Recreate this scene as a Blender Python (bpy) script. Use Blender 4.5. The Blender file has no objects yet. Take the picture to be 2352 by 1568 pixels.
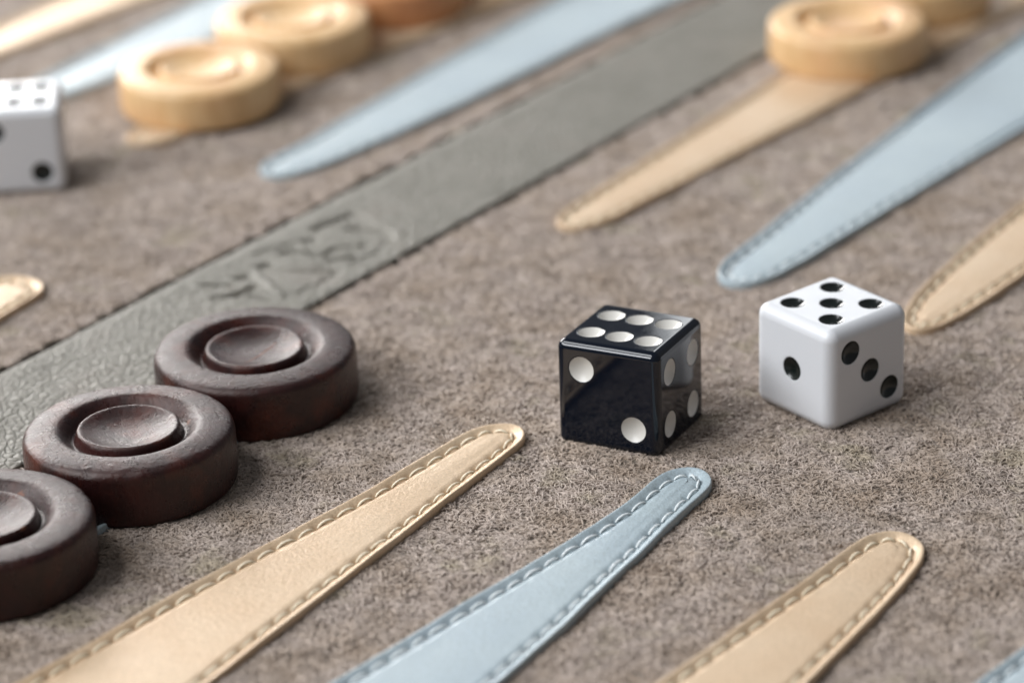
import bpy, math, random
import numpy as np
from mathutils import Vector, Matrix, Euler
from mathutils.geometry import delaunay_2d_cdt

R_ = math.radians
MM = 0.001
scene = bpy.context.scene
COL = scene.collection
random.seed(7)
rng = np.random.default_rng(7)

# ------------------------------------------------------------------ camera
cam_data = bpy.data.cameras.new('camera')
cam = bpy.data.objects.new('camera', cam_data)
COL.objects.link(cam)
scene.camera = cam
PITCH, ROLL = R_(24.69), R_(-1.87)
fw = Vector((0, math.cos(PITCH), -math.sin(PITCH)))
rt = Vector((1, 0, 0))
up = rt.cross(fw)
rt2 = math.cos(ROLL)*rt + math.sin(ROLL)*up
up2 = -math.sin(ROLL)*rt + math.cos(ROLL)*up
rotm = Matrix((rt2, up2, -fw)).transposed()
cam.matrix_world = Matrix.Translation((0, -0.5, 0.22868)) @ rotm.to_4x4()
cam_data.sensor_width = 36.0
cam_data.lens = 7812.6/2352*36.0
cam_data.clip_start = 0.01
cam_data.clip_end = 50
cam_data.dof.use_dof = True
cam_data.dof.focus_distance = 0.499
cam_data.dof.aperture_fstop = 12.7

# ------------------------------------------------------------------ light
world = bpy.data.worlds.new('World')
scene.world = world
world.use_nodes = True
wn = world.node_tree.nodes
wn['Background'].inputs['Color'].default_value = (0.92, 0.95, 1.0, 1)
wn['Background'].inputs['Strength'].default_value = 0.15


def window_lamp(name, az, el, dist, sx, sy, power, color):
    """A rectangular lamp, seen from the board at azimuth az (degrees right of
    the viewing direction) and elevation el, facing the board."""
    d = Vector((math.sin(R_(az))*math.cos(R_(el)), math.cos(R_(az))*math.cos(R_(el)), math.sin(R_(el))))
    L = bpy.data.lights.new(name, 'AREA')
    L.shape = 'RECTANGLE'
    L.size, L.size_y = sx, sy
    L.energy = power
    L.color = color
    o = bpy.data.objects.new(name, L)
    COL.objects.link(o)
    o.location = d*dist
    o.rotation_euler = (-d).to_track_quat('-Z', 'Y').to_euler()
    return o


window_lamp('window_lamp', -105, 37, 1.5, 1.3, 0.42, 21.0, (0.94, 0.97, 1.0))
window_lamp('window_lamp', -98, 60, 1.5, 1.2, 0.34, 9.5, (0.95, 0.975, 1.0))
window_lamp('window_lamp', -31, 19, 0.95, 0.66, 0.22, 8.0, (1.0, 0.98, 0.96))
window_lamp('window_lamp', 7.2, 22, 2.0, 0.24, 0.8, 2.2, (0.95, 0.98, 1.0))

vs = scene.view_settings
vs.view_transform = 'Standard'
vs.look = 'None'
vs.exposure = 0.13
vs.gamma = 1.0
scene.cycles.use_denoising = True

# ------------------------------------------------------------------ helpers
PH = 0.6375749982404865
N_ = np.array([math.cos(PH), -math.sin(PH)])      # across the points
M_ = np.array([math.sin(PH), math.cos(PH)])       # along the points


def uw(u, w):
    """board millimetres (across, along) -> world millimetres"""
    return np.asarray(u)[..., None]*N_ + np.asarray(w)[..., None]*M_ - np.array([0.0, 500.0])


def mesh_np(name, co, quads=None, tris=None, smooth=True):
    me = bpy.data.meshes.new(name)
    co = np.asarray(co, dtype=np.float32)
    loops, sizes = [], []
    if quads is not None and len(quads):
        loops.append(np.asarray(quads, dtype=np.int32).ravel())
        sizes.append(np.full(len(quads), 4, np.int32))
    if tris is not None and len(tris):
        loops.append(np.asarray(tris, dtype=np.int32).ravel())
        sizes.append(np.full(len(tris), 3, np.int32))
    loops = np.concatenate(loops)
    sizes = np.concatenate(sizes)
    me.vertices.add(len(co))
    me.vertices.foreach_set('co', co.ravel())
    me.loops.add(len(loops))
    me.loops.foreach_set('vertex_index', loops)
    me.polygons.add(len(sizes))
    starts = np.concatenate([[0], np.cumsum(sizes)[:-1]]).astype(np.int32)
    me.polygons.foreach_set('loop_start', starts)
    me.polygons.foreach_set('loop_total', sizes)
    me.polygons.foreach_set('use_smooth', np.full(len(sizes), smooth))
    me.update(calc_edges=True)
    me.validate()
    return me


def grid_quads(nr, nc):
    i = np.arange(nr-1)[:, None]*nc + np.arange(nc-1)[None, :]
    return np.stack([i, i+1, i+nc+1, i+nc], -1).reshape(-1, 4)


def link(name, data, mat=None, parent=None, label=None, kind=None):
    o = bpy.data.objects.new(name, data)
    COL.objects.link(o)
    if mat is not None and len(data.materials) == 0:
        data.materials.append(mat)
    if parent is not None:
        o.parent = parent
    if label:
        o['label'] = label
    if kind:
        o['kind'] = kind
    return o


def thing(o, label, cat, group=None):
    o['label'] = label
    o['category'] = cat
    if group:
        o['group'] = group
    return o


def empty(name, loc=(0, 0, 0), rot=(0, 0, 0)):
    o = bpy.data.objects.new(name, None)
    o.empty_display_size = 0.01
    COL.objects.link(o)
    o.location = loc
    o.rotation_euler = rot
    return o


def vnoise(x, y, seed=0):
    """smooth 2-D value noise, numpy"""
    r = np.random.default_rng(seed+11)
    tab = r.random((64, 64))
    xi, yi = np.floor(x).astype(int), np.floor(y).astype(int)
    fx, fy = x-xi, y-yi
    fx = fx*fx*(3-2*fx)
    fy = fy*fy*(3-2*fy)
    a = tab[xi % 64, yi % 64]
    b = tab[(xi+1) % 64, yi % 64]
    c = tab[xi % 64, (yi+1) % 64]
    d = tab[(xi+1) % 64, (yi+1) % 64]
    return (a*(1-fx)+b*fx)*(1-fy)+(c*(1-fx)+d*fx)*fy - 0.5


# ------------------------------------------------------------------ materials
class NT:
    def __init__(self, name):
        self.m = bpy.data.materials.new(name)
        self.m.use_nodes = True
        self.t = self.m.node_tree
        self.b = self.t.nodes['Principled BSDF']

    def n(self, typ, **kw):
        nd = self.t.nodes.new(typ)
        for k, v in kw.items():
            if k in nd.inputs:
                nd.inputs[k].default_value = v
            else:
                setattr(nd, k, v)
        return nd

    def l(self, a, b):
        self.t.links.new(a, b)

    def own(self, scale=(1, 1, 1), rot=(0, 0, 0)):
        """object coordinates shifted by a per-object random amount, so no two pieces share their grain"""
        v = self.coords(scale, rot)
        oi = self.n('ShaderNodeObjectInfo')
        m = self.n('ShaderNodeMath', operation='MULTIPLY')
        m.inputs[1].default_value = 3.7
        self.l(oi.outputs['Random'], m.inputs[0])
        a = self.n('ShaderNodeVectorMath', operation='ADD')
        self.l(v, a.inputs[0])
        self.l(m.outputs[0], a.inputs[1])
        return a.outputs[0]

    def coords(self, scale=(1, 1, 1), rot=(0, 0, 0)):
        tc = self.n('ShaderNodeTexCoord')
        mp = self.n('ShaderNodeMapping')
        mp.inputs['Scale'].default_value = scale
        mp.inputs['Rotation'].default_value = rot
        self.l(tc.outputs['Object'], mp.inputs['Vector'])
        return mp.outputs['Vector']

    def noise(self, vec, scale, detail=4, rough=0.55, dist=0.0):
        nd = self.n('ShaderNodeTexNoise')
        nd.inputs['Scale'].default_value = scale
        nd.inputs['Detail'].default_value = detail
        nd.inputs['Roughness'].default_value = rough
        nd.inputs['Distortion'].default_value = dist
        self.l(vec, nd.inputs['Vector'])
        return nd.outputs['Fac']

    def ramp(self, fac, stops):
        r = self.n('ShaderNodeValToRGB')
        e = r.color_ramp.elements
        while len(e) < len(stops):
            e.new(0.5)
        for el, (p, c) in zip(e, stops):
            el.position = p
            el.color = (*c, 1) if len(c) == 3 else c
        self.l(fac, r.inputs['Fac'])
        return r.outputs['Color']

    def mix(self, fac, a, b, mode='MIX'):
        m = self.n('ShaderNodeMix', data_type='RGBA', blend_type=mode)
        for sock, v in ((m.inputs[0], fac), (m.inputs[6], a), (m.inputs[7], b)):
            if hasattr(v, 'is_linked') or hasattr(v, 'links'):
                self.l(v, sock)
            elif isinstance(v, (int, float)):
                sock.default_value = v
            else:
                sock.default_value = (*v, 1)
        return m.outputs[2]

    def bump(self, h, strength, dist, prev=None):
        b = self.n('ShaderNodeBump')
        b.inputs['Strength'].default_value = strength
        b.inputs['Distance'].default_value = dist
        self.l(h, b.inputs['Height'])
        if prev is not None:
            self.l(prev, b.inputs['Normal'])
        return b.outputs['Normal']

    def set(self, **kw):
        for k, v in kw.items():
            k = k.replace('_', ' ')
            s = self.b.inputs[k]
            if hasattr(v, 'links'):
                self.l(v, s)
            else:
                s.default_value = (*v, 1) if isinstance(v, tuple) and len(v) == 3 and s.type == 'RGBA' else v


def mat_suede():
    t = NT('suede')
    v = t.coords()
    big = t.noise(v, 55, 3)
    fine = t.noise(v, 900, 5, 0.65)
    c1 = t.ramp(big, [(0.3, (0.25, 0.198, 0.158)), (0.5, (0.29, 0.24, 0.205)), (0.7, (0.27, 0.235, 0.185))])
    c = t.mix(0.75, c1, t.ramp(fine, [(0.3, (0.35, 0.35, 0.35)), (0.65, (1, 1, 1))]), 'MULTIPLY')
    t.set(Base_Color=c, Roughness=0.95, Specular_IOR_Level=0.1)
    t.set(Normal=t.bump(fine, 1.0, 0.0006))
    return t.m


def mat_nap():
    t = NT('suede_fibre')
    v = t.coords()
    big = t.noise(v, 75, 4, 0.6)
    mid = t.noise(v, 260, 3, 0.6)
    hi = t.n('ShaderNodeHairInfo')
    c1 = t.ramp(big, [(0.32, (0.330, 0.258, 0.200)), (0.45, (0.388, 0.318, 0.264)), (0.56, (0.412, 0.345, 0.302)), (0.68, (0.362, 0.306, 0.232))])
    c2 = t.mix(0.55, c1, t.ramp(mid, [(0.32, (0.68, 0.64, 0.60)), (0.6, (1.08, 1.06, 1.05))]), 'MULTIPLY')
    c3 = t.mix(1.0, c2, t.ramp(hi.outputs['Random'], [(0.0, (0.82, 0.80, 0.78)), (0.5, (1.0, 0.99, 0.985)), (1.0, (1.22, 1.22, 1.22))]), 'MULTIPLY')
    t.set(Base_Color=c3, Roughness=0.7, Specular_IOR_Level=0.3, Sheen_Weight=0.35, Sheen_Roughness=0.4)
    return t.m


def mat_leather(name, base, dark, metallic, rough):
    t = NT(name)
    v = t.coords()
    big = t.noise(v, 60, 3)
    grain = t.noise(v, 1500, 4, 0.6)
    fleck = t.noise(v, 3800, 2, 0.5)
    c = t.mix(t.ramp(big, [(0.35, (0, 0, 0)), (0.65, (1, 1, 1))]), base, dark)
    c = t.mix(0.55, c, t.ramp(fleck, [(0.35, (0.74, 0.71, 0.66)), (0.62, (1.16, 1.16, 1.16))]), 'MULTIPLY')
    rg = t.ramp(grain, [(0.3, (rough-0.07,)*3), (0.7, (rough+0.1,)*3)])
    t.set(Base_Color=c, Metallic=metallic, Roughness=rg, Specular_IOR_Level=0.40, Specular_Tint=(1.0, 0.90, 0.86))
    t.set(Normal=t.bump(grain, 0.8, 0.00014))
    return t.m


def mat_thread(name, base):
    t = NT(name)
    v = t.coords((1, 1, 1))
    w = t.n('ShaderNodeTexWave', wave_type='BANDS', bands_direction='DIAGONAL')
    w.inputs['Scale'].default_value = 900
    w.inputs['Distortion'].default_value = 1.0
    t.l(v, w.inputs['Vector'])
    c = t.mix(0.4, base, t.ramp(w.outputs['Fac'], [(0.1, (0.6, 0.58, 0.55)), (0.6, (1.05, 1.05, 1.05))]), 'MULTIPLY')
    t.set(Base_Color=c, Roughness=0.5, Specular_IOR_Level=0.5)
    t.set(Normal=t.bump(w.outputs['Fac'], 0.5, 0.0001))
    return t.m


def mat_bar():
    t = NT('bar_leather')
    v = t.coords()
    wob = t.noise(v, 300, 3)
    vec = t.n('ShaderNodeVectorMath', operation='ADD')
    sc = t.n('ShaderNodeVectorMath', operation='SCALE')
    sc.inputs['Scale'].default_value = 0.0011
    nd = t.n('ShaderNodeTexNoise', Scale=420.0)
    t.l(v, nd.inputs['Vector'])
    t.l(nd.outputs['Color'], sc.inputs[0])
    t.l(v, vec.inputs[0])
    t.l(sc.outputs[0], vec.inputs[1])
    vo = t.n('ShaderNodeTexVoronoi', feature='DISTANCE_TO_EDGE')
    vo.inputs['Scale'].default_value = 680
    t.l(vec.outputs[0], vo.inputs['Vector'])
    cell = t.ramp(vo.outputs['Distance'], [(0.0, (0, 0, 0)), (0.10, (0.65, 0.65, 0.65)), (0.35, (1, 1, 1))])
    # the grain is pressed flat around the emblem and beyond it
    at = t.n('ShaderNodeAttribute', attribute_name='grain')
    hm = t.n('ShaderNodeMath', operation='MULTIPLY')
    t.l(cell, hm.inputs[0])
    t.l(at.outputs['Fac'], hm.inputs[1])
    big = t.noise(v, 70, 3)
    c = t.ramp(big, [(0.3, (0.172, 0.160, 0.132)), (0.55, (0.198, 0.184, 0.155)), (0.75, (0.204, 0.179, 0.150))])
    c = t.mix(0.6, c, t.ramp(wob, [(0.3, (0.8, 0.8, 0.78)), (0.7, (1.1, 1.1, 1.1))]), 'MULTIPLY')
    # base colour goes darker in the creases between the pebbles
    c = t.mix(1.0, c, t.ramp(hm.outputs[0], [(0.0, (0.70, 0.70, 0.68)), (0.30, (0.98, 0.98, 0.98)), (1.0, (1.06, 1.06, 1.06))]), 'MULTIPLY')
    t.set(Base_Color=c, Roughness=0.56, Specular_IOR_Level=0.38)
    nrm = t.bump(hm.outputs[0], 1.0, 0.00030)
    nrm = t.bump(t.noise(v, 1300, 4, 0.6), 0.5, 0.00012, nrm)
    t.set(Normal=nrm)
    return t.m


def mat_darkwood():
    t = NT('dark_stained_wood')
    v = t.own()
    vs_ = t.own((1, 7, 1), (0, 0, 0.5))
    big = t.noise(v, 130, 4)
    grain = t.noise(vs_, 420, 6, 0.7, 0.4)
    oi = t.n('ShaderNodeObjectInfo')
    c = t.ramp(big, [(0.3, (0.040, 0.0090, 0.0075)), (0.5, (0.018, 0.0055, 0.0055)), (0.72, (0.072, 0.015, 0.008))])
    c = t.mix(0.6, c, t.ramp(grain, [(0.3, (0.55, 0.5, 0.5)), (0.7, (1.3, 1.25, 1.2))]), 'MULTIPLY')
    # edges rubbed back towards the red of the bare wood
    ge = t.n('ShaderNodeNewGeometry')
    edge = t.ramp(ge.outputs['Pointiness'], [(0.515, (0, 0, 0)), (0.60, (1, 1, 1))])
    em = t.mix(1.0, edge, t.ramp(t.noise(v, 300, 4), [(0.45, (0, 0, 0)), (0.7, (1, 1, 1))]), 'MULTIPLY')
    c = t.mix(em, c, (0.20, 0.065, 0.025))
    rg = t.ramp(t.noise(v, 350, 4, 0.7), [(0.3, (0.24,)*3), (0.7, (0.36,)*3)])
    t.set(Base_Color=c, Roughness=rg, Specular_IOR_Level=0.40, Specular_Tint=(1.0, 0.90, 0.86))
    nrm = t.bump(grain, 0.5, 0.00022)
    nrm = t.bump(t.noise(v, 1300, 5, 0.66), 0.65, 0.0002, nrm)
    t.set(Normal=nrm)
    return t.m


def mat_lightwood(name='pale_wood', tint=(1, 1, 1)):
    t = NT(name)
    v = t.own((1, 8, 1), (0, 0, -0.4))
    grain = t.noise(v, 150, 5, 0.6, 0.6)
    big = t.noise(t.own(), 60, 2)
    c = t.ramp(grain, [(0.25, (0.56, 0.325, 0.14)), (0.5, (0.69, 0.445, 0.22)), (0.8, (0.74, 0.53, 0.30))])
    c = t.mix(t.ramp(big, [(0.5, (0, 0, 0)), (0.72, (0.55, 0.55, 0.55))]), c, (0.62, 0.30, 0.15))
    c = t.mix(1.0, c, tint, 'MULTIPLY')
    t.set(Base_Color=c, Roughness=0.44, Specular_IOR_Level=0.45)
    t.set(Normal=t.bump(grain, 0.25, 0.0001))
    return t.m


def mat_plastic(name, base, rough, sss=0.0, coat=0.0):
    t = NT(name)
    v = t.coords()
    t.set(Base_Color=base, Specular_IOR_Level=0.5)
    t.set(Roughness=t.ramp(t.noise(v, 500, 5, 0.7), [(0.4, (rough,)*3), (0.75, (rough+0.06,)*3)]))
    if sss:
        t.b.subsurface_method = 'RANDOM_WALK' if hasattr(t.b, 'subsurface_method') else None
        t.set(Subsurface_Weight=sss, Subsurface_Scale=0.0015, Subsurface_Radius=(1.0, 0.95, 0.9))
    if coat:
        t.set(Coat_Weight=coat, Coat_Roughness=0.04)
    t.set(Normal=t.bump(t.noise(v, 160, 2), 0.12, 0.0001))
    return t.m


def mat_base():
    t = NT('board_core')
    t.set(Base_Color=(0.02, 0.018, 0.014), Roughness=0.9)
    return t.m


M_SUEDE, M_NAP, M_BAR, M_BASE = mat_suede(), mat_nap(), mat_bar(), mat_base()
M_GOLD = mat_leather('gold_leather', (0.64, 0.488, 0.338), (0.60, 0.435, 0.285), 0.15, 0.40)
M_BLUE = mat_leather('blue_leather', (0.41, 0.485, 0.52), (0.385, 0.46, 0.505), 0.06, 0.40)
M_TGOLD = mat_thread('gold_thread', (0.80, 0.70, 0.53))
M_TBLUE = mat_thread('blue_thread', (0.76, 0.80, 0.81))
M_DARK, M_LIGHT = mat_darkwood(), mat_lightwood()
M_AMBER = mat_lightwood('amber_wood', (0.80, 0.60, 0.50))
M_BLACKP = mat_plastic('black_plastic', (0.002, 0.0045, 0.0105), 0.03)
M_WHITEP = mat_plastic('white_plastic', (0.65, 0.655, 0.675), 0.3, sss=0.25)
M_PIPW = mat_plastic('white_pip_paint', (0.60, 0.575, 0.53), 0.35)
M_PIPB = mat_plastic('black_pip_paint', (0.006, 0.009, 0.008), 0.19)

# ------------------------------------------------------------------ board
BAR_L, BAR_R = -358.4, -332.1
board = empty('backgammon_board')
thing(board, 'taupe suede backgammon board with stitched gold and blue leather points', 'backgammon board')

# core under everything
c4 = uw(np.array([-560., -100., -100., -560.]), np.array([200., 200., 660., 660.]))
co = np.array([[*p, z] for z in (-6.0, -1.3) for p in c4])*MM
link('board_core', mesh_np('board_core', co, [(4, 5, 6, 7), (3, 2, 1, 0), (0, 1, 5, 4), (1, 2, 6, 5), (2, 3, 7, 6), (3, 0, 4, 7)], smooth=False), M_BASE, board)


def suede_height(u, w):
    return 0.28*vnoise(u/14, w/14, 1) + 0.22*vnoise(u/5, w/5, 2) + 0.30*vnoise(u/2.2, w/2.2, 3)


def suede_field(u0, u1, side):
    us = np.unique(np.concatenate([np.arange(u0, u1+.01, 1.0), [u1]]))
    ws = np.arange(215, 645.1, 1.0)
    U, W = np.meshgrid(us, ws)
    Z = suede_height(U, W)
    Ux = U.copy()
    # cut edge next to the bar, a little ragged and rolled down
    k = -1 if side < 0 else 0
    Ux[:, k] += 0.35*vnoise(ws/1.7, ws*0, 4)
    Z[:, k] += 0.12 if side < 0 else -0.25
    XY = uw(Ux, W)
    co = np.concatenate([XY, Z[..., None]], -1).reshape(-1, 3)
    q = grid_quads(len(ws), len(us))
    # skirt down to the core along the bar side
    col = np.arange(len(ws))*len(us) + (len(us)-1 if side < 0 else 0)
    sk = co[col].copy()
    sk[:, 2] = -1.25
    base = len(co)
    co = np.vstack([co, sk])
    i = np.arange(len(ws)-1)
    q2 = np.stack([col[i], base+i, base+i+1, col[i+1]], -1)
    if side < 0:
        q2 = q2[:, ::-1]
    return link('suede_panel', mesh_np('suede_panel', co*MM, np.vstack([q, q2])), M_SUEDE, board)


suede_field(-540, BAR_L-1.15, -1)
suede_field(BAR_R+1.6, -120, 1)

# --- the leather bar with its embossed emblem
EMB = [  # (polyline in board mm, width, depth)
    ([(-351.9, 418.0), (-351.1, 422.6), (-350.4, 427.0)], 0.55, 0.55),
    ([(-346.6, 422.0), (-345.2, 422.5)], 0.75, 0.55),
    ([(-345.2, 422.5), (-342.8, 423.2), (-340.6, 423.4), (-338.3, 422.4)], 0.6, 0.32),
    ([(-349.6, 413.4), (-348.9, 414.2)], 0.7, 0.55),
    ([(-349.6, 407.2), (-348.9, 407.9)], 0.7, 0.5),
    ([(-349.2, 407.7), (-346.0, 409.7), (-343.2, 409.8), (-343.1, 413.5), (-339.6, 416.9)], 0.5, 0.32),
    ([(-344.2, 408.8), (-343.2, 410.3)], 0.6, 0.35),
    ([(-340.9, 408.6), (-338.5, 412.3)], 0.5, 0.3),
    ([(-349.2, 400.6), (-348.4, 401.4)], 0.7, 0.6),
    ([(-348.8, 401.1), (-344.5, 401.4), (-340.9, 403.3), (-337.3, 405.9)], 0.5, 0.22),
    ([(-349.3, 395.0), (-348.4, 396.0)], 0.7, 0.6),
    ([(-345.6, 389.3), (-344.9, 391.4), (-344.8, 393.6)], 0.6, 0.6),
    ([(-347.5, 386.2), (-345.7, 388.2), (-342.3, 390.3), (-338.8, 390.2)], 0.5, 0.32),
    ([(-352.0, 389.5), (-349.4, 391.4), (-348.6, 392.0)], 0.5, 0.35),
    ([(-353.5, 404.0), (-351.8, 409.5), (-351.0, 412.0)], 0.45, 0.18),
    ([(-337.2, 395.0), (-336.2, 400.5), (-336.4, 405.0)], 0.5, 0.15),
    ([(-337.0, 410.0), (-336.0, 416.0), (-337.5, 421.0)], 0.5, 0.15),
]
RIDGE = [([(-347.8, 397.5), (-343.0, 395.2), (-338.0, 392.5)], 0.8, 0.22),
         ([(-347.5, 427.5), (-342.5, 426.0), (-337.6, 424.0)], 0.8, 0.2),
         ([(-346.5, 404.3), (-341.5, 406.0)], 0.9, 0.16),
         ([(-348.0, 418.0), (-342.0, 418.4)], 0.9, 0.16)]


def seg_dist(U, W, pl):
    D = np.full(U.shape, 1e9)
    for (a, b), (c, d) in zip(pl[:-1], pl[1:]):
        vx, vy = c-a, d-b
        t = np.clip(((U-a)*vx+(W-b)*vy)/(vx*vx+vy*vy), 0, 1)
        D = np.minimum(D, np.hypot(U-a-t*vx, W-b-t*vy))
    return D


def build_bar():
    ws = np.concatenate([np.arange(215, 300, 1.0), np.arange(300, 470, 0.22), np.arange(470, 645.1, 0.8)])
    cols = np.concatenate([[0, 0.0, 0.05, 0.16, 0.32], np.arange(0.55, 26.3-0.5, 0.24), [25.98, 26.14, 26.25, 26.3, 26.3]])
    zed = np.zeros(len(cols))
    zed[0] = zed[-1] = -1.3
    zed[1] = zed[-2] = -0.34
    zed[2] = zed[-3] = -0.16
    zed[3] = zed[-4] = -0.05
    C, W = np.meshgrid(cols, ws)
    U = BAR_L + C
    top = 0.72*np.ones_like(U)
    top = np.where(C < 4, -0.1+0.82*(1-(1-np.clip(C, 0, 4)/4)**2), top)    # the far side is pressed lower
    z = top + 0.22*vnoise(U/7, W/9, 5) + 0.10*vnoise(U/1.6, W/1.6, 6)*np.clip((420-W)/30, 0.25, 1)
    near = (W > 380) & (W < 432)
    for pl, wd, dp in EMB:
        D = seg_dist(U, W, pl)
        z = z - np.where(near, 2.2*dp*np.exp(-(D/wd)**2), 0)
    for pl, wd, dp in RIDGE:
        D = seg_dist(U, W, pl)
        z = z + np.where(near, 1.8*dp*np.exp(-(D/wd)**2), 0)
    z = z + zed[None, :]
    z[:, 0] = z[:, -1] = -1.28
    wave = 0.30*vnoise(ws/6, ws*0, 7)+0.15*vnoise(ws/1.5, ws*0, 9)
    U = U + wave[:, None]*np.clip(1-C/6, 0, 1) + 0.25*vnoise(ws/20, ws*0, 8)[:, None]*np.clip(1-(26.3-C)/6, 0, 1)
    XY = uw(U, W)
    co = np.concatenate([XY, z[..., None]], -1).reshape(-1, 3)
    me = mesh_np('leather_bar', co*MM, grid_quads(len(ws), len(cols)))
    g = 1-0.65*np.exp(-((U+345)/8)**2-((W-407)/17)**4)
    a = me.attributes.new('grain', 'FLOAT', 'POINT')
    a.data.foreach_set('value', g.astype(np.float32).ravel())
    o = link('leather_bar', me, M_BAR, board, 'grey green pebbled leather strip with a blurred embossed emblem')
    return o


build_bar()


# --- leather points with saddle stitching
def capsule_thread(L=3.3, r=0.235, n=6, seg=7):
    """One raised stitch lying along +X, arched, its ends diving into the holes."""
    co, q = [], []
    for i in range(seg+1):
        t = i/seg
        x = (t-0.5)*L
        z = 0.54*math.sin(math.pi*t)**0.8 - 0.27
        y = 0.16*math.cos(math.pi*t)
        rr = r*(0.62+0.38*math.sin(math.pi*t)**0.5)
        tz = 0.5*math.pi/L*math.cos(math.pi*t)
        tn = Vector((1, 0, tz)).normalized()
        bn = Vector((0, 1, 0))
        nn = tn.cross(bn)
        for k in range(n):
            a = 2*math.pi*k/n
            p = Vector((x, y, z)) + bn*rr*math.cos(a) + nn*rr*math.sin(a)*0.9
            co.append(p)
    for i in range(seg):
        for k in range(n):
            a, b = i*n+k, i*n+(k+1) % n
            q.append((a, b, b+n, a+n))
    return np.array([tuple(c) for c in co]), np.array(q)


TH_CO, TH_Q = capsule_thread()
TH_MESH = {}
OUTLINES = []
STITCH_BUDGET = [285]


def smooth_outline(ctrl, step=0.3, sig=1.1):
    p = np.array(ctrl, float)
    d = np.r_[0, np.cumsum(np.hypot(*np.diff(p, axis=0).T))]
    s = np.arange(0, d[-1], step)
    q = np.c_[np.interp(s, d, p[:, 0]), np.interp(s, d, p[:, 1])]
    k = int(4*sig/step)
    ker = np.exp(-0.5*(np.arange(-k, k+1)*step/sig)**2)
    ker /= ker.sum()
    for c in range(2):
        a = q[:, c]
        pad = np.r_[2*a[0]-a[k:0:-1], a, 2*a[-1]-a[-2:-k-2:-1]]
        q[:, c] = np.convolve(pad, ker, 'valid')
    d = np.r_[0, np.cumsum(np.hypot(*np.diff(q, axis=0).T))]
    n = int(d[-1]/step)
    n -= n % 2
    s = np.linspace(0, d[-1], n)
    return np.c_[np.interp(s, d, q[:, 0]), np.interp(s, d, q[:, 1])], s


DCOL = np.array([0, 0, 0.03, 0.12, 0.28, 0.5, 0.8, 1.05, 1.25, 1.42, 1.58, 1.72, 1.86, 2.02, 2.2, 2.45, 2.8, 3.2, 3.7])
DS = 1.72
PITCH_ST = 4.05


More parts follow.
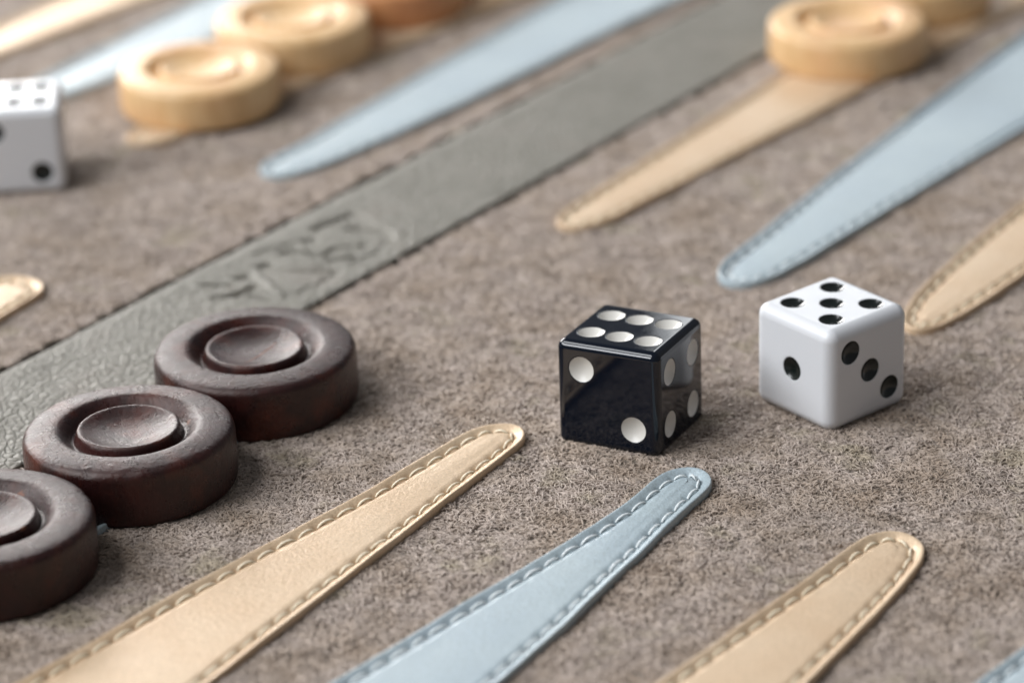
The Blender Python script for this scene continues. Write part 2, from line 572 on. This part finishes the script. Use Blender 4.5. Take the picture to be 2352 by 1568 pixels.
def leather_point(ctrl, colour, label, wlim=(262, 600), individual=True, seed=0, puff=0.0):
    P, s = smooth_outline(ctrl)
    OUTLINES.append(P)
    T = np.gradient(P, axis=0)
    T /= np.hypot(T[:, 0], T[:, 1])[:, None]
    Nn = np.c_[T[:, 1], -T[:, 0]]
    cen = P[[len(P)//4, 3*len(P)//4]].mean(0)
    if ((cen-P[len(P)//4])*Nn[len(P)//4]).sum() < 0:
        Nn = -Nn
    S, D = np.meshgrid(s, DCOL, indexing='ij')
    r = np.random.default_rng(100+seed)
    sk = np.arange(1.2, s[-1], PITCH_ST) + r.normal(0, 0.12, len(np.arange(1.2, s[-1], PITCH_ST)))
    zE = 1.40 + 0.22*vnoise(S/9, S*0+seed, 20+seed) + 0.08*vnoise(S/2.2, S*0, 30+seed)
    zS, zC = 0.76, 1.08+puff
    f = np.clip((D-0.25)/(DS-0.25), 0, 1)
    z = zE+(zS-zE)*(f*f*(3-2*f)*0.5+f*0.5)
    g = np.clip((D-DS)/1.2, 0, 1)
    z = z + (zC-zS)*g*g*(3-2*g)
    z -= 0.10*np.exp(-((D-DS)/0.2)**2)
    near = np.abs(S-sk[np.clip(np.searchsorted(sk, S), 0, len(sk)-1)])
    near = np.minimum(near, np.abs(S-sk[np.clip(np.searchsorted(sk, S)-1, 0, len(sk)-1)]))
    z -= 0.55*np.exp(-((D-DS)/0.34)**2-(near/0.42)**2)
    z -= 0.10*np.exp(-((D-DS-0.2)/0.9)**2-(near/0.9)**2)
    z[:, 0] = 0.0
    z[:, 1] = zE[:, 0]-0.42
    z[:, 2] = zE[:, 0]-0.16
    z[:, 3] = zE[:, 0]-0.02
    XY = P[:, None, :] + Nn[:, None, :]*D[..., None]
    nS = len(s)
    half = nS//2
    A = XY[:half]
    B = XY[::-1][:half]
    zA = z[:half]
    zB = z[::-1][:half]
    fr = np.linspace(0, 1, 7)[1:-1]
    mid = A[:, -1:, :]*(1-fr)[None, :, None] + B[:, -1:, :]*fr[None, :, None]
    zm = zA[:, -1:]*(1-fr)+zB[:, -1:]*fr + 0.06*np.sin(np.pi*fr)
    zm = zm + 0.07*vnoise(mid[..., 0]/5, mid[..., 1]/5, 50+seed)
    rows = np.concatenate([A, mid, B[:, ::-1]], 1)
    zr = np.concatenate([zA, zm, zB[:, ::-1]], 1)
    w3 = uw(rows[..., 0], rows[..., 1])
    co = np.concatenate([w3, zr[..., None]], -1).reshape(-1, 3)
    nc = rows.shape[1]
    q = grid_quads(half, nc)
    k = (half-1)*nc
    hc_ = nc//2
    jj = np.arange(hc_)
    q = np.vstack([q, np.stack([k+jj, k+jj+1, k+nc-2-jj, k+nc-1-jj], -1)[:hc_-1 if nc % 2 == 0 else hc_]])
    mat, tmat = (M_GOLD, M_TGOLD) if colour == 'gold' else (M_BLUE, M_TBLUE)
    # orient faces up
    v0, v1, v2 = co[q[len(q)//2][0]], co[q[len(q)//2][1]], co[q[len(q)//2][3]]
    if np.cross(v1-v0, v2-v0)[2] < 0:
        q = q[:, ::-1]
    pt = link('leather_point', mesh_np('leather_point', co*MM, q), mat, board, label)
    # stitches
    js = []
    for a, b in zip(sk[:-1], sk[1:]):
        sm = (a+b)/2
        i = int(np.clip(np.searchsorted(s, sm), 1, nS-2))
        ia, ib = (int(np.clip(np.searchsorted(s, x), 0, nS-1)) for x in (a, b))
        pa, pb = P[ia]+Nn[ia]*DS, P[ib]+Nn[ib]*DS
        c = (pa+pb)/2
        if not (wlim[0] < c[1] < wlim[1]):
            continue
        wa, wb = uw(pa[0], pa[1]), uw(pb[0], pb[1])
        wc = (wa+wb)/2
        d = wb-wa
        js.append((wc[0], wc[1], math.atan2(d[1], d[0]), np.hypot(*d)/PITCH_ST, i < half))
    if individual:
        if colour not in TH_MESH:
            me = mesh_np('stitch', TH_CO*MM, TH_Q)
            me.materials.append(tmat)
            TH_MESH[colour] = me
        for (x, y, a, sc, lf) in js:
            o = link('stitch', TH_MESH[colour], None, pt)
            o.location = (x*MM, y*MM, (0.86+r.normal(0, 0.02))*MM)
            o.rotation_euler = (r.normal(0, 0.12), 0, a+r.normal(0, 0.035))
            o.scale = (sc*r.uniform(0.98, 1.06), r.uniform(0.9, 1.1), r.uniform(0.85, 1.1))
            STITCH_BUDGET[0] -= 1
    else:
        cs, qs = [], []
        for k, (x, y, a, sc, lf) in enumerate(js):
            ca, sa = math.cos(a), math.sin(a)
            X = TH_CO[:, 0]*sc*ca-TH_CO[:, 1]*sa+x
            Y = TH_CO[:, 0]*sc*sa+TH_CO[:, 1]*ca+y
            cs.append(np.c_[X, Y, TH_CO[:, 2]+0.86])
            qs.append(TH_Q+k*len(TH_CO))
        if cs:
            link('stitching', mesh_np('stitching', np.vstack(cs)*MM, np.vstack(qs)), tmat, pt, kind='stuff')
    return pt


def near_ctrl(u0, wt=374.5, hw=4.7, grow=0.078, wend=225, lean=0.0):
    L = [(u0-hw-grow*(wt-w), w) for w in np.arange(wend, wt-9, 8.0)]
    Rr = [(u0+hw+grow*(wt-w), w) for w in np.arange(wend, wt-9, 8.0)][::-1]
    tip = [(u0-hw-0.1, wt-5), (u0-hw+0.5, wt-2.4), (u0-2.6, wt-0.5), (u0, wt), (u0+2.6, wt-0.5), (u0+hw-0.5, wt-2.4), (u0+hw+0.1, wt-5)]
    return L+tip+Rr


def far_ctrl(u0, wt=433.0, hw=4.7, grow=0.078, wend=640):
    c = near_ctrl(u0, 0, hw, grow, -(wend-wt))
    return [(u, wt-w) for u, w in c]


N2 = [(-290.6,225),(-288.4,258),(-286.9,276),(-286.0,292.3),(-285.2,308.2),(-284.2,322),(-283.0,333.0),(-282.0,345),(-281.6,357.7),(-281.4,365.4),(-281.2,368.5),(-280.2,371.0),(-277.8,372.8),(-275.8,373.3),(-273.4,372.0),(-272.3,369.8),(-271.9,366.2),(-271.5,361.4),(-271.2,356.3),(-270.4,348.0),(-269.5,338.0),(-267.9,317.7),(-267.0,306),(-265.8,292),(-264.6,276),(-263,258),(-261,225)]
N3 = [(-257,225),(-253.5,270),(-251.8,298.3),(-250.3,320.3),(-248.8,340),(-247.9,352),(-247.7,359.0),(-248.0,364.7),(-248.5,368.6),(-248.5,371.5),(-247.6,374.2),(-246.0,375.6),(-244.2,375.9),(-242.4,375.0),(-241.0,373.7),(-240.2,371.6),(-239.9,368.9),(-239.4,363.7),(-238.8,358.5),(-237.6,350.4),(-236.6,341),(-234.9,327.9),(-233.4,309.9),(-231,280),(-227.5,225)]
N4 = [(-223.5,225),(-219,280),(-216.2,315),(-214.9,340),(-213.9,357),(-213.8,366.8),(-213.2,371.6),(-211.2,374.2),(-208.2,374.6),(-205.0,372.8),(-203.2,368.8),(-202.0,361.8),(-201.0,353.0),(-199.6,335),(-197.5,310),(-195,280),(-191.5,225)]
F1 = [(-329,640),(-325.0,570),(-322.3,519.2),(-321.3,499.1),(-320.4,476.9),(-319.3,452),(-318.6,445.0),(-317.4,442.0),(-315.2,440.9),(-312.4,441.6),(-310.4,444.0),(-309.4,448.5),(-308.9,459.3),(-307.2,487.9),(-305.1,521.6),(-302,570),(-298,640)]
F2 = [(-299,640),(-294.6,580),(-290.8,524.7),(-287.2,481.5),(-284.6,458),(-283.3,443.1),(-281.9,438.6),(-280.0,436.3),(-277.6,435.6),(-275.2,436.2),(-273.4,438.2),(-272.4,442),(-271.7,452),(-271.2,477.9),(-270.2,504.0),(-269.5,523.8),(-268.0,580),(-266,640)]
F3 = [(-258,640),(-255,560),(-253.3,500.1),(-252.3,476.5),(-250.8,459),(-249.2,446.9),(-247.2,440.0),(-245.2,436.4),(-243.2,435.3),(-240.9,436.2),(-239.4,439.4),(-238.6,446.5),(-238.0,464.6),(-236.6,500),(-234,560),(-231,640)]
L1 = [(-394,640),(-388,570),(-384.5,530),(-382.6,495),(-380.4,465),(-379.0,450.2),(-378.9,442.6),(-378.6,436.6),(-377.0,433.6),(-374.8,432.3),(-372.4,432.7),(-370.0,434.9),(-368.6,439),(-367.6,446),(-366.2,460),(-365.2,485.4),(-364.2,530.7),(-362.3,570),(-359.6,640)]

leather_point(N2, 'gold', 'gold leather point between the dark checkers and the front blue point', seed=1)
leather_point(N3, 'blue', 'pale blue leather point whose tip reaches towards the black die', seed=2)
leather_point(N4, 'gold', 'gold leather point at the lower right', seed=3)
leather_point(near_ctrl(-173.5, 375, 5.0), 'blue', 'pale blue leather point cut by the lower right corner', seed=4, wlim=(300, 372))
leather_point(near_ctrl(-314.9, 362, 4.2, 0.072), 'blue', 'blue leather point hidden under the dark checkers', seed=5, individual=False)
leather_point(F2, 'blue', 'pale blue leather point behind the two dice', seed=6, wlim=(400, 512))
leather_point(F3, 'gold', 'gold leather point behind the white die', seed=7, wlim=(400, 500))
leather_point(F1, 'gold', 'out of focus gold leather point in front of the pale checkers', seed=8, wlim=(400, 520))
leather_point(L1, 'blue', 'blurred pale blue leather point along the far side of the bar', seed=9, individual=False)
leather_point(near_ctrl(-378.2, 375.3, 5.6), 'gold', 'gold leather tip at the left edge', seed=10, individual=False)
leather_point(far_ctrl(-405.2, 431.5), 'gold', 'gold leather point under the blurred pale checkers', seed=11, individual=False)
leather_point(far_ctrl(-438.6, 432.5, 4.9, 0.075), 'blue', 'blurred pale blue leather point behind the far white die', seed=12, individual=False)
leather_point(far_ctrl(-466.5, 432.5, 5.0, 0.06), 'gold', 'blurred cream gold leather point in the far left corner', seed=13, individual=False)
leather_point(far_ctrl(-208.5, 434, 5.0, 0.07), 'blue', seed=14, label='blue leather point off to the right', individual=False)

# ------------------------------------------------------------------ checkers
DISCS_DARK = [(-316.9, 360.9), (-314.6, 329.0), (-313.0, 296.4)]
DISCS_TAN = [(-408.2, 454.2), (-411.4, 486.2), (-411.2, 517.4), (-410.4, 548.4), (-317.0, 540.4), (-320.6, 573.0)]


def checker_mesh(name, R, H, seed):
    prof = [(0, 0), (R-1.2, 0), (R-0.5, 0.18), (R-0.12, 0.7), (R, 1.6), (R, H-2.4), (R-0.05, H-1.5), (R-0.28, H-0.92), (R-0.75, H-0.52), (R-1.3, H-0.36), (R-2.2, H-0.2), (R-3.2, H-0.07),
            (R*0.71, H), (R*0.675, H-0.06), (R*0.65, H-0.24), (R*0.615, H-0.70), (R*0.58, H-1.3), (R*0.555, H-1.8), (R*0.535, H-2.1), (R*0.515, H-2.1), (R*0.503, H-1.7),
            (R*0.495, H-1.0), (R*0.486, H-0.5), (R*0.472, H-0.26), (R*0.455, H-0.2), (R*0.435, H-0.28), (R*0.40, H-0.55), (R*0.34, H-0.95), (R*0.25, H-1.28), (R*0.15, H-1.46), (R*0.06, H-1.52), (0.02, H-1.52)]
    n = 144
    # refine the profile
    p = np.array(prof)
    d = np.r_[0, np.cumsum(np.hypot(*np.diff(p, axis=0).T))]
    s = np.unique(np.concatenate([d, (d[:-1]+d[1:])/2]))
    pr = np.c_[np.interp(s, d, p[:, 0]), np.interp(s, d, p[:, 1])]
    for _ in range(2):
        pr[1:-1] = 0.25*pr[:-2]+0.5*pr[1:-1]+0.25*pr[2:]
    a = np.linspace(0, 2*np.pi, n, endpoint=False)
    r = pr[:, 0][:, None]*np.ones(n)
    z = pr[:, 1][:, None]*np.ones(n)
    # hand-turned: tiny unevenness and a few knocks on the rim
    wob = 0.05*vnoise(a[None, :]*2.5+seed*3.1, z*0.7, 60+seed)
    r = r*(1+wob*0.06)
    rs = np.random.default_rng(seed)
    for _ in range(7):
        ka, kd = rs.uniform(0, 2*np.pi), rs.uniform(0.08, 0.28)
        da = np.angle(np.exp(1j*(a[None, :]-ka)))
        rim = np.exp(-((pr[:, 0]-(R-0.3))**2+(pr[:, 1]-(H-0.7))**2)/0.5)[:, None]
        z = z - kd*rim*np.exp(-(da*R/rs.uniform(0.3, 0.9))**2)
    co = np.stack([r*np.cos(a), r*np.sin(a), z], -1).reshape(-1, 3)
    m = len(pr)
    i = np.arange(m-1)[:, None]*n
    j = np.arange(n)[None, :]
    q = np.stack([i+j, i+(j+1) % n, i+n+(j+1) % n, i+n+j], -1).reshape(-1, 4)
    return mesh_np(name, co*MM, q)


def place_checker(mat, R, H, u, w, z0, tilt, rz, label, group, seed, name):
    me = checker_mesh(name, R, H, seed)
    o = link(name, me, mat)
    x, y = uw(u, w)
    o.location = (x*MM, y*MM, z0*MM)
    o.rotation_euler = (R_(tilt[0]), R_(tilt[1]), rz)
    thing(o, label, 'backgammon checker', group)
    return o


DL = ['dark brown wooden checker nearest the black die, its dished centre scratched',
      'dark brown wooden checker in the middle of the row of three',
      'dark brown wooden checker cut off by the left edge']
for i, (u, w) in enumerate(DISCS_DARK):
    place_checker(M_DARK, 15.75, 9.5, u, w, [0.15, 0.1, 0.2][i], [(0.6, -0.4), (-0.3, 0.5), (0, 0)][i], [0.3, 2.1, 4.0][i], DL[i], 'dark brown checkers in a row beside the bar', 3+i, 'dark_checker')
def dish_z(r, R, H):
    P_ = [(0.02, 1.52), (0.06, 1.52), (0.15, 1.46), (0.25, 1.28), (0.34, 0.95), (0.40, 0.55), (0.435, 0.28)]
    return H-np.interp(r/R, [p[0] for p in P_], [p[1] for p in P_])


def scratch(parent, pts, R, H):
    """a raised splinter line lying in the dished centre"""
    co, q = [], []
    p = np.array(pts, float)
    t = np.linspace(0, len(p)-1, 18)
    X = np.interp(t, range(len(p)), p[:, 0])
    Y = np.interp(t, range(len(p)), p[:, 1])
    X, Y = X+rng.normal(0, 0.06, 18), Y+rng.normal(0, 0.06, 18)
    T = np.c_[np.gradient(X), np.gradient(Y)]
    T /= np.hypot(*T.T)[:, None]
    for k in range(18):
        w = 0.13*math.sin(math.pi*(k+0.5)/18)**0.5
        for s_, dz in ((-1, 0.0), (0, 0.09), (1, 0.0)):
            x, y = X[k]-T[k, 1]*w*s_, Y[k]+T[k, 0]*w*s_
            co.append((x, y, dish_z(math.hypot(x, y), R, H)+dz))
    me = mesh_np('scratch', np.array(co)*MM, grid_quads(18, 3))
    t_ = NT('bare_wood')
    t_.set(Base_Color=(0.30, 0.15, 0.11), Roughness=0.5)
    link('scratch', me, t_.m, parent)


d0 = [o for o in COL.objects if o.name == 'dark_checker'][0]
im = d0.rotation_euler.to_matrix().inverted()
scratch(d0, [tuple((im @ Vector(v))[:2]) for v in ((-1.4, -4.2, 0), (0.3, -1.6, 0), (1.6, 0.6, 0), (3.2, 3.0, 0))], 15.75, 9.5)

TL = ['pale wooden checker sitting on a gold tip, beside the blurred far white die',
      'blurred pale wooden checker second from the far white die',
      'blurred orange brown wooden checker cut by the top edge',
      'blurred sliver of a wooden checker at the top edge above the blue point',
      'pale wooden checker on the gold point at the upper right',
      'pale wooden checker behind another in the top right corner']
for i, (u, w) in enumerate(DISCS_TAN):
    place_checker(M_AMBER if i == 2 else M_LIGHT, 15.3, 8.3, u, w, 0.7, (0, 0), [0.4, 1.9, 3.0, 5.0, 1.2, 2.7][i], TL[i], 'pale wooden checkers', 20+i, 'pale_checker')


# ------------------------------------------------------------------ dice
def pip_layout(k):
    a, b, c = 0.25, 0.28, 0.215
    return {1: [(0, 0)], 2: [(-a, a), (a, -a)], 3: [(-a, a), (0, 0), (a, -a)],
            4: [(-a, a), (a, a), (-a, -a), (a, -a)],
            5: [(-a, a), (a, a), (0, 0), (-a, -a), (a, -a)],
            6: [(-b, c), (0, c), (b, c), (-b, -c), (0, -c), (b, -c)]}[k]


FRAMES = {  # face: (right, up, normal)
    '-y': ((1, 0, 0), (0, 0, 1), (0, -1, 0)), '+y': ((-1, 0, 0), (0, 0, 1), (0, 1, 0)),
    '+x': ((0, 1, 0), (0, 0, 1), (1, 0, 0)), '-x': ((0, -1, 0), (0, 0, 1), (-1, 0, 0)),
    '+z': ((1, 0, 0), (0, 1, 0), (0, 0, 1)), '-z': ((1, 0, 0), (0, -1, 0), (0, 0, -1))}


def die_body(name, S, r, faces, Rp):
    h = S/2-r
    K = 6
    g = [h+r*math.tan(R_(45)*i/K) for i in range(K+1)]
    vals = [-x for x in g[::-1]]+g
    verts, norms, polys, key = [], [], [], {}

    def add(p, n):
        k = (round(p[0], 4), round(p[1], 4), round(p[2], 4))
        if k not in key:
            key[k] = len(verts)
            verts.append(tuple(p))
            norms.append(tuple(n))
        return key[k]
    seg = 44
    for f, k in faces.items():
        ax, ay, an = (Vector(v) for v in FRAMES[f])

        def P(x, y, dz=0, n=None):
            if n is None:
                inner = Vector((max(-h, min(h, x)), max(-h, min(h, y)), h))
                d = Vector((x, y, S/2))-inner
                nn = d.normalized()
                q = inner+nn*r
            else:
                q = Vector((x, y, S/2+dz))
                nn = Vector(n)
            w = ax*q.x+ay*q.y+an*q.z
            wn_ = ax*nn.x+ay*nn.y+an*nn.z
            return add(w, wn_)
        m = len(vals)
        for i in range(m-1):
            for j in range(m-1):
                if i == K and j == K:
                    continue
                polys.append((P(vals[i], vals[j]), P(vals[i+1], vals[j]), P(vals[i+1], vals[j+1]), P(vals[i], vals[j+1])))
        v2 = [Vector((-h, -h)), Vector((h, -h)), Vector((h, h)), Vector((-h, h))]
        ed = [(0, 1), (1, 2), (2, 3), (3, 0)]
        cs = [(x*S, y*S) for x, y in pip_layout(k)]
        for cx, cy in cs:
            b = len(v2)
            for t in range(seg):
                a = 2*math.pi*t/seg
                v2.append(Vector((cx+(Rp+0.20)*math.cos(a), cy+(Rp+0.20)*math.sin(a))))
                ed.append((b+t, b+(t+1) % seg))
        ov, oe, of = delaunay_2d_cdt(v2, ed, [], 0, 1e-6)[:3]
        for tri in of:
            c = sum((ov[t] for t in tri), Vector((0, 0)))/len(tri)
            if any((c-Vector(q)).length < Rp+0.17 for q in cs):
                continue
            ids = [P(ov[t].x, ov[t].y, 0, (0, 0, 1)) for t in tri]
            polys.append(tuple(ids))
        for cx, cy in cs:
            rings = [(Rp+0.20, 0, 0.0), (Rp+0.10, -0.012, 0.25), (Rp+0.03, -0.05, 0.65), (Rp-0.01, -0.11, 0.9)]
            prev = None
            for rr, dz, sl in rings:
                cur = []
                for t in range(seg):
                    a = 2*math.pi*t/seg
                    n = Vector((-math.cos(a)*sl, -math.sin(a)*sl, math.sqrt(1-sl*sl)))
                    cur.append(P(cx+rr*math.cos(a), cy+rr*math.sin(a), dz, n))
                if prev:
                    for t in range(seg):
                        polys.append((prev[t], prev[(t+1) % seg], cur[(t+1) % seg], cur[t]))
                prev = cur
    me = bpy.data.meshes.new(name)
    me.from_pydata([(x*MM, y*MM, z*MM) for x, y, z in verts], [], polys)
    me.polygons.foreach_set('use_smooth', [True]*len(me.polygons))
    me.update()
    me.normals_split_custom_set_from_vertices(norms)
    return me


def pip_mesh(Rp, depth):
    n, m = 40, 9
    co, q = [], []
    for i in range(m):
        t = i/(m-1)
        rr = Rp*(1-t)+0.004
        z = -0.07-depth*(1-(rr/Rp)**2)
        for k in range(n):
            a = 2*math.pi*k/n
            co.append((rr*math.cos(a), rr*math.sin(a), z))
    for i in range(m-1):
        for k in range(n):
            q.append((i*n+k, i*n+(k+1) % n, (i+1)*n+(k+1) % n, (i+1)*n+k))
    return mesh_np('pip', np.array(co)*MM, q)


def make_die(name, S, r, Rp, faces, bodymat, pipmat, F, th, tilt, z0, label):
    th = R_(th)
    a = Vector((-math.cos(th), math.sin(th), 0))
    b = Vector((math.sin(th), math.cos(th), 0))
    root = empty(name)
    R3 = Euler((R_(tilt[0]), R_(tilt[1]), 0)).to_matrix() @ Matrix.Rotation(-th, 3, 'Z')
    # pivot on the front bottom corner F
    local_corner = Vector((S/2, -S/2, 0))
    base = Vector((F[0], F[1]-500, z0)) - R3 @ local_corner
    root.matrix_world = Matrix.Translation(base*MM) @ R3.to_4x4()
    thing(root, label, 'die', 'playing dice')
    body = link('body', die_body('body', S, r, faces, Rp), bodymat, root)
    body.location = (0, 0, S/2*MM)
    pm = pip_mesh(Rp+0.01, 0.78 if pipmat is M_PIPW else 0.75)
    pm.materials.append(pipmat)
    for f, k in faces.items():
        ax, ay, an = (Vector(v) for v in FRAMES[f])
        rot = Matrix((ax, ay, an)).transposed().to_4x4()
        for x, y in pip_layout(k):
            p = ax*x*S+ay*y*S+an*S/2+Vector((0, 0, S/2))
            o = link('pip', pm, None, root)
            o.matrix_local = Matrix.Translation(p*MM) @ rot
    return root


make_die('black_die', 16.85, 1.35, 2.0, {'+z': 6, '-y': 2, '+x': 4, '-z': 1, '+y': 5, '-x': 3}, M_BLACKP, M_PIPW,
         (21.42, 453.4), 27.24, (-2.6, 0), -0.05, 'glossy black die with white pips showing six on top')
make_die('white_die', 16.7, 1.9, 1.87, {'+z': 5, '-y': 1, '+x': 3, '-z': 2, '+y': 6, '-x': 4}, M_WHITEP, M_PIPB,
         (47.45, 459.6), 51.42, (0.3, 0), -0.05, 'white die with black pips showing five, beside the black die')
make_die('white_die', 16.0, 1.5, 1.9, {'+z': 6, '-y': 2, '+x': 4, '-z': 1, '+y': 5, '-x': 3}, M_WHITEP, M_PIPB,
         (-78.99, 567.24), -4.16, (0.5, 0), 0.3, 'blurred white die cut off by the left edge')


# ------------------------------------------------------------------ suede nap
def in_poly(px, py, poly):
    inside = np.zeros(len(px), bool)
    x, y = poly[:, 0], poly[:, 1]
    for i in range(len(poly)):
        j = i-1
        c = ((y[i] > py) != (y[j] > py))
        if not c.any():
            continue
        xx = (x[j]-x[i])*(py-y[i])/(y[j]-y[i]+1e-12)+x[i]
        inside ^= c & (px < xx)
    return inside


def build_nap():
    F = np.array([(-483.2, 478.0), (-302.6, 585.7), (-175.4, 346.2), (-288.5, 273.2)])
    c = F.mean(0)
    F = c+(F-c)*1.16
    lo, hi = F.min(0), F.max(0)
    area = np.prod(hi-lo)
    n = int(area*8.6)
    u = rng.uniform(lo[0], hi[0], n)
    w = rng.uniform(lo[1], hi[1], n)
    keep = in_poly(u, w, F)
    u, w = u[keep], w[keep]
    xy = uw(u, w)
    far = np.clip((xy[:, 1]+500-520)/130, 0, 1)         # metres behind the focus: thinner sowing, thicker tufts
    keep = rng.random(len(u)) > 0.55*far
    keep &= (u < BAR_L-1.15+0.4*vnoise(w/1.8, w*0, 80)) | (u > BAR_R+1.55+0.45*vnoise(w/1.4, w*0, 81))
    u, w, xy, far = u[keep], w[keep], xy[keep], far[keep]
    drop = np.zeros(len(u), bool)
    for P in OUTLINES:
        blo, bhi = P.min(0)-1, P.max(0)+1
        k = np.where((u > blo[0]) & (u < bhi[0]) & (w > blo[1]) & (w < bhi[1]))[0]
        if not len(k):
            continue
        Q = P[::3]
        cc = Q.mean(0)
        drop[k] |= in_poly(u[k], w[k], Q)
    for uu, ww in DISCS_DARK+DISCS_TAN:
        drop |= np.hypot(u-uu, w-ww) < 14.6
    u, w, xy, far = u[~drop], w[~drop], xy[~drop], far[~drop]
    n = len(u)
    K = 5
    L = rng.uniform(0.7, 1.9, n)*(1+0.4*far)
    flow = 6.28*(vnoise(u/9, w/9, 71)+0.9*vnoise(u/3.0, w/3.0, 72))
    th = flow + rng.normal(0, 1.1, n)
    kap = rng.normal(0, 1.25, n)
    hh = rng.uniform(0.08, 0.42, n)*(1+0.9*vnoise(u/2.5, w/2.5, 73))
    z0 = suede_height(u, w)-0.04
    pts = np.zeros((n, K, 3), np.float32)
    p = xy.copy()
    for k in range(K):
        t = k/(K-1)
        pts[:, k, 0] = p[:, 0]
        pts[:, k, 1] = p[:, 1]
        pts[:, k, 2] = z0+hh*np.sin(math.pi*0.78*t)
        a = th+kap*L*t
        p = p+np.stack([np.cos(a), np.sin(a)], -1)*(L/(K-1))[:, None]
    rad = np.array([0.09, 0.115, 0.11, 0.085, 0.035])[None, :]*(rng.uniform(0.7, 1.3, n)*(1+0.5*far))[:, None]
    ns = 700
    pick = rng.choice(n, ns, replace=False)
    base = pts[pick, 0].copy()
    a0 = rng.uniform(0, 6.28, ns)
    kp = rng.normal(0, 0.5, ns)
    ln = rng.uniform(1.8, 3.6, ns)
    for k in range(K):
        t = k/(K-1)
        pts[pick, k] = base
        pts[pick, k, 2] = base[:, 2]+0.15+0.55*math.sin(math.pi*t*0.8)
        a = a0+kp*ln*t
        base[:, 0] += np.cos(a)*ln/(K-1)
        base[:, 1] += np.sin(a)*ln/(K-1)
    hc = bpy.data.hair_curves.new('suede_nap')
    rad[pick] = [0.035, 0.045, 0.045, 0.04, 0.02]
    hc.add_curves([K]*n)
    hc.attributes['position'].data.foreach_set('vector', (pts*MM).reshape(-1).astype(np.float32))
    ra = hc.attributes.get('radius') or hc.attributes.new('radius', 'FLOAT', 'POINT')
    ra.data.foreach_set('value', (rad*MM).reshape(-1).astype(np.float32))
    o = link('suede_nap', hc, M_NAP, board, kind='stuff')
    print('nap curves', n)
    return o


build_nap()
print('stitches', 285-STITCH_BUDGET[0])
